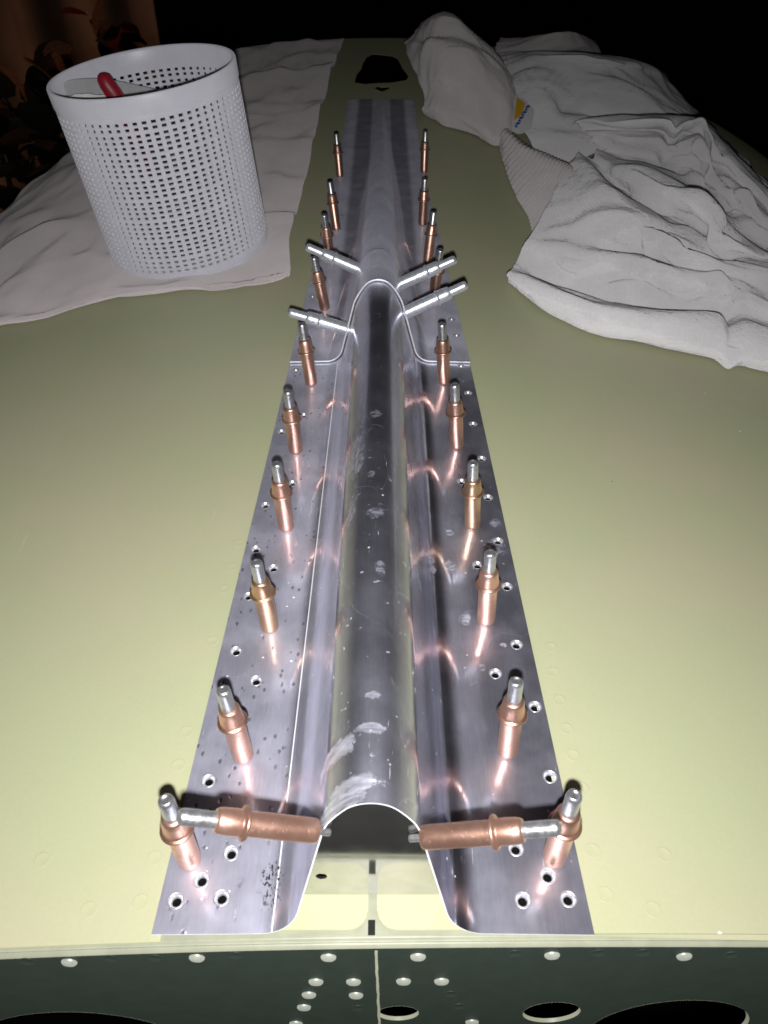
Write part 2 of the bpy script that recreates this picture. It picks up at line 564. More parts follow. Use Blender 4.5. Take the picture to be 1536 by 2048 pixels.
def skin(name, side):
    vs, fs = [], []
    ys = rows_y(2.4, 30.0, 46)
    xs = [0.0] + [(i / 40) ** 1.5 for i in range(1, 41)]
    nx = len(xs)
    e = edge_l if side < 0 else edge_r
    for y in ys:
        x0 = e(y) - side * 0.07
        for k in xs:
            x = lerp(x0, XR if side > 0 else -XL, k)
            yy = y if y > 2.41 else front(x)
            vs.append((x, yy, zd(x) + DZ))
    fs += grid_faces(nx, len(ys))
    # strip inside the channel, from the centre seam to the bend, with a rounded front corner
    base = len(vs)
    xs2 = [XC + side * t for t in (0.035, 0.05, 0.08, 0.12, 0.18, 0.28, 0.5, 0.78, 0.95)]
    for y in ys:
        for k, x in enumerate(xs2):
            yy = y
            if y < 2.41:
                d = abs(x - xs2[0])
                r = 0.15
                yy = 2.50 + (r - math.sqrt(max(0, r * r - (r - d) ** 2)) if d < r else 0)
            elif y < 2.7:
                yy = max(y, 2.66 + (y - 2.4) * 0.1)
            vs.append((x, yy, zd(x) + DZ))
    fs += [tuple(base + i for i in f) for f in grid_faces(len(xs2), len(ys))]
    if side > 0:
        fs = fs
    o = mesh_obj(name, vs, fs, M_PRIMER)
    solidify(o, 0.03, -1 if side > 0 else 1)
    return to_parent(o, deck)


sl, sr = skin('skin_panel', -1), skin('skin_panel', 1)

# rear strip of the deck with a ragged opening and a small one in front of it
pts, cons = [], []


def ring_add(p2, closed=True):
    b = len(pts)
    pts.extend([Vector(p) for p in p2])
    n = len(p2)
    cons.extend([(b + i, b + (i + 1) % n) for i in range(n)])
    return b


outer = []
xl, xr_ = edge_l(30) + 0.07, edge_r(30) - 0.07
_xs = [lerp(xl, -XL, (i / 40) ** 1.5) for i in range(40, -1, -1)] + [0.0] + [lerp(xr_, XR, (i / 40) ** 1.5) for i in range(41)]
ring_add([(x, 30.0) for x in _xs] + [(x, YEND) for x in reversed(_xs)])
hole_px = [(709, 163), (730, 166), (755, 164), (785, 163), (813, 158), (817, 150), (812, 143), (806, 135), (796, 116), (785, 110), (762, 107), (745, 106), (733, 112), (726, 124), (722, 136), (713, 147)]
hole = [at(x, y).xy for x, y in hole_px]
hole2 = [at(x, y).xy for x, y in [(749, 174), (756, 178), (764, 181), (772, 178), (781, 174), (775, 171), (764, 172), (755, 170)]]
ring_add(hole)
ring_add(hole2)
for i in range(-12, 13):
    for j in range(1, 8):
        pts.append(Vector((i * 2.0 + 0.13, 30 + j * 1.6)))


def inside(p, poly):
    c = False
    n = len(poly)
    for i in range(n):
        a, b = poly[i], poly[(i + 1) % n]
        if (a[1] > p[1]) != (b[1] > p[1]) and p[0] < (b[0] - a[0]) * (p[1] - a[1]) / (b[1] - a[1]) + a[0]:
            c = not c
    return c


def cdt(points, constraints, holes):
    r = delaunay_2d_cdt(points, constraints, [], 1, 1e-5)
    vv, ff = r[0], r[2]
    keep = []
    for f in ff:
        cx = sum(vv[i][0] for i in f) / len(f)
        cy = sum(vv[i][1] for i in f) / len(f)
        if not any(inside((cx, cy), h) for h in holes):
            keep.append(tuple(f))
    return vv, keep


vv, ff = cdt(pts, cons, [hole, hole2])
o = mesh_obj('rear_skin', [(p.x, p.y, zd(p.x) + DZ) for p in vv], ff, M_PRIMER)
solidify(o, 0.02, -1)
to_parent(o, deck)

# folded lip: the bulkhead's flange under the skin, bending down at the front
vs, fs = [], []
xs = [-9 + 18 * i / 90 for i in range(91)]
prof = [(0.75, -0.072), (0.02, -0.072), (0.004, -0.074), (0.0, -0.105), (-0.014, -0.108), (-0.018, -0.084), (-0.024, -0.083), (-0.034, -0.088), (-0.043, -0.098), (-0.048, -0.112), (-0.049, -0.13)]
for (dy, dz) in prof:
    for x in xs:
        vs.append((x, front(x) + dy, zd(x) + dz + 0.0015 * noise.noise(Vector((x * 3, dy * 9, 1)))))
o = mesh_obj('folded_lip', vs, grid_faces(len(xs), len(prof)), M_LIP)
to_parent(o, deck)

# dark bulkhead below the lip: lightening holes cut through
YB = 2.396


def bulk_y(x):
    return front(x) - 0.049


pts, cons = [], []
top_l = [(-9 + 18 * i / 60, zd(-9 + 18 * i / 60) - 0.125) for i in range(61)]
ring_add(top_l + [(9, -3.4), (4.5, -3.4), (0, -3.4), (-4.5, -3.4), (-9, -3.4)])
holes = []
lips = []
for (px, py, r) in [(797, 2016, 0.185), (1110, 2015, 0.26)]:
    c = aty(px, py, YB)
    h = [(c.x + r * math.cos(2 * PI * i / 36), c.z - r * 0.75 + r * math.sin(2 * PI * i / 36)) for i in range(36)]
    holes.append(h)
    ring_add(h)
for (cx, cz, r) in [(-2.85, -2.40, 1.02), (2.68, -2.13, 0.75)]:
    h = [(cx + r * math.cos(2 * PI * i / 64), cz + r * math.sin(2 * PI * i / 64)) for i in range(64)]
    holes.append(h)
    ring_add(h)
vv, ff = cdt(pts, cons, holes)
bulk = mesh_obj('bulkhead', [(p.x, bulk_y(p.x), p.y) for p in vv], [tuple(f) for f in ff], M_BULK, smooth=False)
to_parent(bulk, deck)
for h in holes:                      # turned-in flange of each lightening hole
    n = len(h)
    cx = sum(p[0] for p in h) / n
    cz = sum(p[1] for p in h) / n
    vs = []
    for (k, dy) in ((1.0, -0.001), (0.99, 0.01), (0.975, 0.03)):
        for p in h:
            vs.append((cx + (p[0] - cx) * k, bulk_y(p[0]) + dy, cz + (p[1] - cz) * k))
    fs = [(a * n + i, a * n + (i + 1) % n, (a + 1) * n + (i + 1) % n, (a + 1) * n + i) for a in range(2) for i in range(n)]
    o = mesh_obj('hole_flange', vs, fs, M_LIP)
    to_parent(o, deck)


sv_, sf_ = [], []
for i in range(25):
    z = -0.128 - 1.75 * i / 24
    x = -0.062 + 0.02 * i / 24 + 0.006 * noise.noise(Vector((0, z * 6, 2)))
    wv = 0.011 + 0.004 * noise.noise(Vector((3, z * 5, 2)))
    y = bulk_y(x)
    sv_ += [(x - wv, y - 0.001, z), (x - wv, y - 0.012, z), (x + wv, y - 0.012, z), (x + wv, y - 0.001, z)]
    if i:
        b = (i - 1) * 4
        sf_ += [(b + j, b + j + 1, b + 5 + j, b + 4 + j) for j in range(3)]
to_parent(mesh_obj('bulkhead_seam', sv_, sf_, M_LIP, smooth=False), deck)


def round_head(name, r, h, mat, seg=18):
    return lathe([(r, 0), (r * 0.97, h * 0.45), (r * 0.8, h * 0.8), (r * 0.4, h), (0.001, h * 1.02)], seg)


head_v, head_f = round_head('rivet_head', 0.062, 0.026, M_RIVET)
flush_v, flush_f = lathe([(0.066, 0.0), (0.066, 0.004), (0.061, 0.007), (0.057, 0.002), (0.001, 0.002)], 20)
head_o = flush_o = None


def face_front(px, py):
    p = aty(px, py, YB)
    for _ in range(4):
        p = aty(px, py, bulk_y(p.x))
    return p


def put(proto, name, verts, faces, mat, loc, q, parent):
    if proto is None:
        o = mesh_obj(name, verts, faces, mat)
        proto = o
    else:
        o = proto.copy()
        col.objects.link(o)
    o.location = loc * S
    o.rotation_mode = 'QUATERNION'
    o.rotation_quaternion = q
    if parent:
        o.parent = parent
        o.matrix_parent_inverse = Matrix.Translation(-parent.location)
    return proto, o


qf = Vector((0, -1, 0)).to_track_quat('Z', 'Y')
for (px, py) in [(139, 1923), (394, 1914), (657, 1913), (836, 1912), (1104, 1909), (1368, 1911),
                 (632, 1962), (707, 1962), (618, 1988), (712, 1989), (608, 2013), (592, 2046), (807, 1961), (883, 1961), (944, 2043)]:
    head_o, _ = put(head_o, 'rivet_head', head_v, head_f, M_RIVET, face_front(px, py) + V(0, -0.002, 0), qf, deck)
for (px, py) in [(55, 1922), (221, 1916), (310, 1915), (472, 1910), (1030, 1906), (1197, 1905), (1287, 1904), (1462, 1909), (902, 1987), (918, 2012), (716, 2015)]:
    flush_o, _ = put(flush_o, 'flush_rivet', flush_v, flush_f, M_BULK, face_front(px, py) + V(0, -0.002, 0), qf, deck)
# flush rivets that show faintly through the primer beside the fairing
fp = None
for (px, py) in [(1187, 1697), (1330, 1705), (1212, 1785), (1308, 1815), (1164, 1572), (1147, 1506), (1134, 1453), (1120, 1396), (1108, 1340), (1103, 1290),
                 (372, 1459), (355, 1526), (338, 1588), (82, 1715), (308, 1712), (280, 1800), (175, 1815), (424, 1277), (448, 1173), (463, 1130), (478, 1082)]:
    p = at(px, py)
    fp, _ = put(fp, 'flush_rivet', [(v[0], v[1], v[2] * 0.2) for v in flush_v], flush_f, M_PRIMER, Vector((p.x, p.y, zd(p.x) + DZ + 0.0005)), V(p.x / 50, 0, 1).to_track_quat('Z', 'Y'), deck)

# ------------------------------------------------------------------ the fairing sheets
HH, QF = 1.40, 0.30
THK = 0.012


def half_profile(s=1.0, off=0.0):
    """centre to foot, (x, z); s shrinks the hat, off lifts it off the sheet below"""
    x, z = 0.0, HH
    base = [(x, z, 0.0)]
    for (R, a0, a1, n) in ((0.245, 0, 50, 8), (1.05, 50, 66, 6), (0.30, 66, 75, 3)):
        for i in range(1, n + 1):
            b0, b1 = math.radians(lerp(a0, a1, (i - 1) / n)), math.radians(lerp(a0, a1, i / n))
            x += R * (math.sin(b1) - math.sin(b0))
            z -= R * (math.cos(b0) - math.cos(b1))
            base.append((x, z, b1))
    A = math.radians(75)
    ze = QF * (1 - math.cos(A))
    xe = x + (z - ze) / math.tan(A)
    for i in range(1, 7):
        base.append((lerp(x, xe, i / 7), lerp(z, ze, i / 7), A))
    foot = xe + QF * math.sin(A)
    for i in range(9):
        b = A * (1 - i / 8)
        base.append((foot - QF * math.sin(b), QF * (1 - math.cos(b)), b))
    p = [(u + off * math.sin(b), v + off * math.cos(b)) for u, v, b in base]
    return [(u * s ** 0.85, off + (v - off) * s) for u, v in p]


FOOT = half_profile()[-1][0]
NP = len(half_profile())


def fairing(name, y0, y1, off, s_of, cut, hole_list, thing, thk=THK):
    ys = [y0 + (y1 - y0) * i / 60 for i in range(61)]
    bm_v, bm_f = [], []
    # the hat
    for y in ys:
        s = s_of(y)
        hp = half_profile(s, off)
        full = [(-x, z) for x, z in reversed(hp)] + hp[1:]
        for (x, z) in full:
            c0 = cut(z)
            yy = c0 + (y - y0) * (y1 - c0) / (y1 - y0)
            X = XC + x
            bm_v.append((X, yy, zd(X) + z + 0.0))
    ncol = 2 * NP - 1
    bm_f += grid_faces(ncol, len(ys))
    hat_n = len(bm_v)
    mv, mf = list(bm_v), list(bm_f)
    for side, e in ((-1, edge_l), (1, edge_r)):
        pts2, cons2, hl = [], [], []
        inner = []
        for y in ys:
            x0 = XC + side * FOOT * s_of(y) ** 0.85
            inner.append(Vector((x0, y)))
        outer2 = [Vector((e(y), y)) for y in ys]
        ringp = inner + list(reversed(outer2))
        m = len(ringp)
        pts2 += ringp
        cons2 += [(i, (i + 1) % m) for i in range(m)]
        for (hx, hy) in hole_list:
            if (hx - XC) * side > 0 and y0 < hy < y1:
                h = [Vector((hx + 0.066 * math.cos(2 * PI * i / 16), hy + 0.066 * math.sin(2 * PI * i / 16))) for i in range(16)]
                b = len(pts2)
                pts2 += h
                cons2 += [(b + i, b + (i + 1) % 16) for i in range(16)]
                hl.append(h)
        for y in ys[1:-1]:
            x0 = XC + side * FOOT * s_of(y) ** 0.85
            for k in (0.2, 0.4, 0.6, 0.8):
                p = Vector((lerp(x0, e(y), k), y))
                if all((p - sum(h, Vector((0, 0))) / 16).length > 0.09 for h in hl):
                    pts2.append(p)
        vv2, ff2 = cdt(pts2, cons2, hl)
        b = len(mv)
        mv += [(p.x, p.y, zd(p.x) + off) for p in vv2]
        mf += [tuple(b + i for i in f) for f in ff2]
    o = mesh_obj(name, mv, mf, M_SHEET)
    bm = bmesh.new()
    bm.from_mesh(o.data)
    bmesh.ops.remove_doubles(bm, verts=bm.verts, dist=0.0006 * S * 10)
    bmesh.ops.recalc_face_normals(bm, faces=bm.faces)
    up_ = sum(f.normal.z * f.calc_area() for f in bm.faces)
    if up_ < 0:
        bmesh.ops.reverse_faces(bm, faces=bm.faces)
    bm.to_mesh(o.data)
    bm.free()
    o.data.polygons.foreach_set('use_smooth', [True] * len(o.data.polygons))
    o.data.materials.append(M_EDGE)
    solidify(o, thk, -1).material_offset_rim = 1
    to_parent(o, thing)
    return o


HOLE_PX = [(592, 741), (608, 830), (563, 863), (585, 966), (531, 1010), (512, 1098), (547, 1136), (497, 1192), (472, 1302), (512, 1361), (417, 1561), (462, 1706), (403, 1760), (352, 1801), (443, 1795),
           (922, 733), (936, 786), (946, 848), (963, 917), (923, 963), (976, 995), (996, 1082), (955, 1130), (1014, 1173), (1033, 1289), (991, 1347), (1070, 1413), (1100, 1553), (1032, 1697), (1096, 1752), (1046, 1800), (1137, 1798)]
HOLES = [at(x, y).xy for x, y in HOLE_PX]
REAR_HOLES = [at(x, y, 0.03).xy for x, y in [(625, 594), (681, 432), (903, 640), (913, 672)]]

Y_REAR = 11.36
front_f = tag(empty('front_fairing', (XC, 2.5, 0)), 'near hat shaped bare aluminium fairing with scratched flanges full of rivet holes', 'metal fairing')
front_sheet = fairing('formed_sheet', 2.46, 12.7, 0.0, lambda y: 1.0, lambda z: 2.46 + 0.29 * min(1.0, z / 1.1), HOLES, front_f)
rear_f = tag(empty('rear_fairing', (XC, Y_REAR, 0)), 'far dull aluminium fairing tapering away and lapped over the near one', 'metal fairing')
rear_sheet = fairing('formed_sheet', Y_REAR, 30.0, 0.04, lambda y: max(0.02, (30.2 - y) / (30.2 - Y_REAR)), lambda z: Y_REAR, REAR_HOLES, rear_f, 0.023)

dv, df = lathe([(0.0685, -0.001), (0.064, 0.003), (0.056, -0.004), (0.039, -0.026), (0.036, -0.034), (0.0355, -0.05)], 20)
hv, hf = lathe([(0.036, -0.046), (0.001, -0.046)], 20)  # black disc stands in for the shade inside each hole
dim_o = hol_o = None
for (hx, hy) in HOLES:
    jit = random.uniform(0.92, 1.0)
    dim_o, o = put(dim_o, 'dimpled_hole', dv, df, M_DIMPLE, Vector((hx, hy, zd(hx) + 0.0015)), Quaternion(), front_f)
    hol_o, _ = put(hol_o, 'hole_shade_disc', hv, hf, M_BLACK, Vector((hx, hy, zd(hx) + 0.0015)), Quaternion(), front_f)
for (hx, hy) in REAR_HOLES:
    dim_o, o = put(dim_o, 'dimpled_hole', dv, df, M_DIMPLE, Vector((hx, hy, zd(hx) + 0.0415)), Quaternion(), rear_f)
    hol_o, _ = put(hol_o, 'hole_shade_disc', hv, hf, M_BLACK, Vector((hx, hy, zd(hx) + 0.0415)), Quaternion(), rear_f)

# polished end plate closing the channel, with one small hole
YP = 2.775
hp = [(x * 0.955, z) for x, z in half_profile() if z > 0.02]
hp = [(x, z - 0.03 if z > 1.0 else z) for x, z in hp]
outl = [(XC - x, z) for x, z in reversed(hp)] + [(XC + x, z) for x, z in hp[1:]]
outl = [(outl[0][0], -0.03)] + outl + [(outl[-1][0], -0.03)]
pts, cons = [], []
ring_add(outl)
hc = aty(643, 1750, YP)
h = [(hc.x + 0.045 * math.cos(2 * PI * i / 16), hc.z + 0.045 * math.sin(2 * PI * i / 16)) for i in range(16)]
ring_add(h)
vv, ff = cdt(pts, cons, [h])
ff = [f for f in ff if inside((sum(vv[i][0] for i in f) / len(f), sum(vv[i][1] for i in f) / len(f)), outl)]
o = mesh_obj('end_plate', [(p.x, YP, p.y) for p in vv], ff, M_MIRROR, smooth=False)
m = solidify(o, 0.02, 0)
to_parent(o, front_f)
# narrow grey strip under the centre seam with its black slot
o = mesh_obj('seam_strip', [(XC - 0.05, 2.62, -0.069), (XC + 0.05, 2.62, -0.069), (XC + 0.05, 2.95, -0.069), (XC - 0.05, 2.95, -0.069)], [(0, 1, 2, 3)], M_LIP, smooth=False)
to_parent(o, deck)
slot_c = at(743, 1850)
o = mesh_obj('seam_slot', [(slot_c.x - 0.028, slot_c.y - 0.05, -0.066), (slot_c.x + 0.028, slot_c.y - 0.05, -0.066), (slot_c.x + 0.028, slot_c.y + 0.065, -0.066), (slot_c.x - 0.028, slot_c.y + 0.065, -0.066)],
             [(0, 1, 2, 3)], M_DARK, smooth=False)
to_parent(o, deck)


# ------------------------------------------------------------------ clecos
def cleco_meshes(metal, shaft, slim, taper):
    parts = []
    k = 1.04 if slim else 1.0
    b = [(0.078 * k, 0.0), (0.094 * k, 0.004), (0.101 * k, 0.014), (0.103 * k, 0.05), (0.103 * k, 0.535)]
    parts.append(('barrel', lathe(b, 28, cap_bottom=True), metal))
    cr = 0.142 if not slim else 0.128
    c = [(0.103 * k, 0.526), (cr * 0.97, 0.529), (cr, 0.536), (cr, 0.546), (cr * 0.96, 0.553), (0.112 * k, 0.560), (0.106 * k, 0.572)]
    parts.append(('collar', lathe(c, 28), metal))
    if taper:
        sh = [(0.117, 0.556), (0.113, 0.58), (0.105, 0.66), (0.098, 0.715), (0.089, 0.738), (0.066, 0.744)]
    else:
        sh = [(0.107 * k, 0.572), (0.109 * k, 0.60), (0.106 * k, 0.69), (0.099 * k, 0.725), (0.088 * k, 0.742), (0.066, 0.745)]
    parts.append(('shoulder', lathe(sh, 28), metal))
    pr = 0.076 if slim else 0.066
    pl = [(pr, 0.735), (pr, 0.955), (pr * 0.93, 0.978), (pr * 0.75, 0.993), (pr * 0.5, 0.998), (pr * 0.45, 0.992), (0.001, 0.992)]
    parts.append(('plunger', lathe(pl, 24), shaft))
    parts.append(('tongue', lathe([(0.030, -0.10), (0.032, -0.09), (0.032, 0.01)], 10, cap_bottom=True), shaft))
    return parts


PROTO = {}


def make_cleco(kind, base, tip_px, label, group, ndir, noL=False):
    """base = where it enters the sheet; the far end lies on the view ray of tip_px at one cleco length"""
    O = Vector((0, 0, HC))
    d = ray(*tip_px).normalized()
    L = 1.0
    oc = O - base
    bq = oc.dot(d)
    disc = bq * bq - (oc.length_squared - L * L)
    if disc < 0:
        tip = O + d * (-bq)
    else:
        r = math.sqrt(disc)
        cands = [O + d * (-bq - r), O + d * (-bq + r)]
        tip = max(cands, key=lambda t: (t - base).normalized().dot(ndir))
    ax = tip - base
    ln = ax.length
    root = empty('cleco_fastener', base)
    root.rotation_mode = 'QUATERNION'
    q = ax.normalized().to_track_quat('Z', 'Y')
    q = q @ Quaternion((0, 0, 1), random.uniform(0, 6.28))
    root.rotation_quaternion = q
    wr = 0.84 if kind == 'large' else 0.96
    root.scale = (wr, wr, ln)
    tag(root, label, 'cleco', group)
    if kind not in PROTO:
        metal, shaft, slim = {'copper': (M_COPPER, M_STEEL, False), 'brassy': (M_BRASSY, M_STEEL, False), 'silver': (M_ZINC, M_ZINC, True), 'large': (M_COPPER, M_STEEL, False)}[kind]
        PROTO[kind] = []
        for nm, (v, f), mt in cleco_meshes(metal, shaft, slim, kind in ('copper', 'brassy')):
            PROTO[kind].append(mesh_obj(nm, v, f, mt, root))
    else:
        for p in PROTO[kind]:
            c = p.copy()
            col.objects.link(c)
            c.parent = root
    return root


UPV = Vector((0, 0, 1))
G1 = 'copper clecos standing along the left flange'
G2 = 'copper clecos standing along the right flange'
L_list = [
    ((380, 1720), (330, 1598), 'copper', 'leftmost copper cleco at the near end, touching the horizontal left cleco'),
    ((487, 1512), (445, 1378), 'copper', 'second copper cleco from the near end of the left flange'),
    ((540, 1255), (512, 1123), 'brassy', 'brassy gold toned cleco on the left flange, third from the near end beside pitted metal'),
    ((573, 1055), (553, 925), 'copper', 'copper cleco on the left flange, fourth from the near end'),
    ((592, 902), (575, 780), 'copper', 'copper cleco on the left flange, fifth from the near end'),
    ((623, 768), (603, 646), 'copper', 'copper cleco on the left flange just at the lap edge of the far sheet'),
    ((650, 618), (627, 513), 'copper', 'copper cleco on the left between the two silver clecos'),
    ((660, 520), (648, 428), 'copper', 'copper cleco behind the upper left silver cleco, partly hidden by it'),
    ((673, 460), (659, 362), 'copper', 'second farthest copper cleco on the left flange, sharp bright tip'),
    ((680, 354), (672, 266), 'copper', 'farthest copper cleco on the left, pale at its foot beside the white sheet'),
]
R_list = [
    ((1108, 1715), (1150, 1588), 'copper', 'rightmost copper cleco at the near end, touching the tip of the horizontal right cleco'),
    ((1015, 1502), (1033, 1360), 'copper', 'second copper cleco from the near end of the right flange'),
    ((972, 1240), (981, 1103), 'copper', 'copper cleco on the right flange beside the largest white smear'),
    ((945, 1050), (946, 923), 'brassy', 'dull brownish copper cleco on the right flange, fourth from the near end'),
    ((914, 893), (909, 767), 'copper', 'reddish copper cleco on the right flange, fifth from the near end with hooked reflection'),
    ((888, 765), (884, 646), 'copper', 'copper cleco on the right flange standing on the lap edge of the far sheet'),
    ((868, 590), (881, 498), 'copper', 'copper cleco on the right crossed by the upper silver cleco'),
    ((855, 525), (868, 422), 'copper', 'dark leaning copper cleco just behind the upper right silver cleco'),
    ((845, 450), (850, 356), 'copper', 'second farthest copper cleco on the right flange, brown barrel'),
    ((848, 345), (851, 261), 'copper', 'farthest copper cleco on the right near the white garment cuff'),
]
for lst, g in ((L_list, G1), (R_list, G2)):
    for (b, t, kind, label) in lst:
        lift = 0.04 if b[1] < 728 else 0.0
        p = at(b[0], b[1], lift)
        make_cleco(kind, p, t, label, g, UPV)
GH = 'copper clecos lying sideways through the hat'
make_cleco('large', aty(634, 1662, 2.72), (355, 1632), 'large horizontal copper cleco sticking out left of the arch opening', GH, V(-0.96, 0, 0.28))
make_cleco('large', aty(845, 1675, 2.72), (1122, 1655), 'large horizontal copper cleco sticking out right of the arch opening', GH, V(0.96, 0, 0.28))
GS = 'silver clecos clamping the lap of the two fairings'
for (b, Y, t, lab, nd) in [((735, 546), 13.0, (612, 493), 'upper left silver cleco on the far fairing, pointing left', V(-0.96, 0, 0.28)),
                           ((712, 664), 11.52, (577, 624), 'lower left silver cleco beside the arched sheet edge, pointing left', V(-0.96, 0, 0.28)),
                           ((786, 574), 12.3, (912, 518), 'upper right silver cleco on the far fairing, pointing right', V(0.96, 0, 0.28)),
                           ((806, 628), 11.52, (934, 569), 'lower right silver cleco beside the arched sheet edge, pointing right', V(0.96, 0, 0.28))]:
    make_cleco('silver', aty(b[0], b[1], Y), t, lab, GS, nd)

# ------------------------------------------------------------------ white basket and what is in it
bp = at(384, 497, 0.0)
bp.z += DZ + 0.06
BH = 3.52
bax = Vector((math.sin(math.radians(-5.5)), math.sin(math.radians(-4)), 1)).normalized()
bask = tag(empty('plastic_basket', bp), 'tall round white plastic basket with rows of small square holes', 'basket')
bask.rotation_mode = 'QUATERNION'
bask.rotation_quaternion = Vector((0, 0, 1)).rotation_difference(bax)


def brad(z):
    t = z / BH
    return 1.70 + 0.06 * t


NC = 66
rows = [0.26]
ncell = []
zz = 0.26
pat = [3] + [4] * 6 + [2]
hole_rows = []
step = 0.0905
for gi, n in enumerate(pat):
    for k in range(n):
        hole_rows.append((zz + k * step, zz + k * step + 0.055))
    zz += n * step + 0.020
hi = zz
sc = (BH - 0.36 - 0.26) / (hi - 0.26)
hole_rows = [(0.26 + (a - 0.26) * sc, 0.26 + (b - 0.26) * sc) for a, b in hole_rows]
zl = sorted(set([0.0, 0.10] + [z for r in hole_rows for z in r] + [BH - 0.325]))
al = []
for i in range(NC):
    al += [2 * PI * i / NC, 2 * PI * (i + 0.52) / NC]
na, nz_ = len(al), len(zl)
TW = 0.05
hz = set(round(a, 5) for a, b in hole_rows)
vs, fs = [], []
for k in (0, 1):
    for z in zl:
        r = brad(z) - TW * k
        if z == 0.0:
            r -= 0.05
        for a in al:
            vs.append((r * math.cos(a), r * math.sin(a), z))


def vid(k, zi, ai):
    return k * na * nz_ + zi * na + ai % na


for zi in range(nz_ - 1):
    for ai in range(na):
        is_hole = (round(zl[zi], 5) in hz) and ai % 2 == 0
        if not is_hole:
            fs.append((vid(0, zi, ai), vid(0, zi, ai + 1), vid(0, zi + 1, ai + 1), vid(0, zi + 1, ai)))
            fs.append((vid(1, zi, ai + 1), vid(1, zi, ai), vid(1, zi + 1, ai), vid(1, zi + 1, ai + 1)))
        else:
            a, b, c, d = (zi, ai), (zi, ai + 1), (zi + 1, ai + 1), (zi + 1, ai)
            for (p, q) in ((a, b), (b, c), (c, d), (d, a)):
                fs.append((vid(0, *p), vid(0, *q), vid(1, *q), vid(1, *p)))
wall = mesh_obj('perforated_wall', vs, fs, M_PLASTIC, bask, smooth=False)
wall.data.polygons.foreach_set('use_smooth', [True] * len(wall.data.polygons))
wall.data.set_sharp_from_angle(angle=math.radians(35))
rp = [(brad(BH - 0.33), BH - 0.332), (brad(BH - .32) + 0.012, BH - 0.325), (brad(BH - .30) + 0.016, BH - 0.31), (brad(BH) + 0.018, BH - 0.03), (brad(BH) + 0.010, BH - 0.008), (brad(BH), BH), (brad(BH) - 0.05, BH - 0.008), (brad(BH) - 0.065, BH - 0.04), (brad(BH - .33) - 0.052, BH - 0.33)]
v, f = lathe(rp, 96)
mesh_obj('rim', v, f, M_PLASTIC, bask)
v, f = lathe([(0.001, 0.02), (1.3, 0.02), (1.60, 0.025), (1.70, 0.06)], 64)
mesh_obj('base', v, f, M_PLASTIC, bask)

# red grip standing in the basket
pr_ = tag(empty('hand_tool', aty(300, 330, 16.9)), 'red gripped hand tool leaning inside the white basket', 'hand tool')


def tube(path, radii, seg=16):
    vs, fs = [], []
    n = len(path)
    for i, p in enumerate(path):
        t = (path[min(i + 1, n - 1)] - path[max(i - 1, 0)]).normalized()
        q = t.to_track_quat('Z', 'Y')
        for k in range(seg):
            a = 2 * PI * k / seg
            vs.append(p + q @ Vector((radii[i] * math.cos(a), radii[i] * math.sin(a), 0)))
    for i in range(n - 1):
        for k in range(seg):
            j = (k + 1) % seg
            fs.append((i * seg + k, i * seg + j, (i + 1) * seg + j, (i + 1) * seg + k))
    fs.append(tuple(reversed(range(seg))))
    fs.append(tuple(range((n - 1) * seg, n * seg)))
    return vs, fs


gp = [aty(203, 147, 16.45), aty(204, 150, 16.45), aty(207, 156, 16.45), aty(214, 168, 16.45), aty(226, 185, 16.45), aty(243, 212, 16.5), aty(262, 250, 16.55), aty(285, 310, 16.6), aty(300, 360, 16.65)]
v, f = tube(gp, [0.04, 0.095, 0.135, 0.15, 0.155, 0.155, 0.15, 0.14, 0.13])
to_parent(mesh_obj('red_grip', v, f, M_RED), pr_)
gp = [aty(300, 358, 16.65), aty(312, 400, 16.75), aty(320, 430, 16.85), aty(325, 455, 16.95)]
v, f = tube(gp, [0.07, 0.08, 0.09, 0.05])
to_parent(mesh_obj('steel_jaw', v, f, M_STEEL), pr_)

# plain grey curved surface across the inside of the basket
cp = [[aty(122, 170, 16.75), aty(145, 159, 16.85), aty(205, 157, 17.1), aty(250, 165, 17.3), aty(318, 180, 17.5)],
      [aty(152, 300, 16.75), aty(172, 290, 16.85), aty(225, 280, 17.05), aty(270, 280, 17.2), aty(330, 280, 17.4)],
      [aty(187, 400, 16.8), aty(202, 395, 16.9), aty(250, 390, 17.0), aty(290, 390, 17.1), aty(345, 390, 17.2)]]
g = lattice(cp, 24, 12)
o = mesh_obj('grey_piece', [p for r in g for p in r], grid_faces(24, 12), M_GREY)
solidify(o, 0.03)
tag(o, 'plain grey piece standing inside the basket behind the red grip', 'card')
# crumpled white paper in front of it
cp = [[aty(138, 203, 16.35), aty(165, 200, 16.35), aty(190, 200, 16.4), aty(222, 201, 16.4)],
      [aty(136, 194, 16.45), aty(165, 188, 16.45), aty(190, 190, 16.5), aty(222, 194, 16.5)],
      [aty(140, 196, 16.6), aty(165, 191, 16.65), aty(190, 192, 16.65), aty(220, 195, 16.6)]]
g = lattice(cp, 30, 10)
o = mesh_obj('crumpled_paper', [p + Vector((0, 0, 0.05 * noise.noise(p * 7))) for r in g for p in r], grid_faces(30, 10), M_PAPER)
solidify(o, 0.02)
tag(o, 'crumpled strip of white paper just inside the near rim of the basket', 'paper')


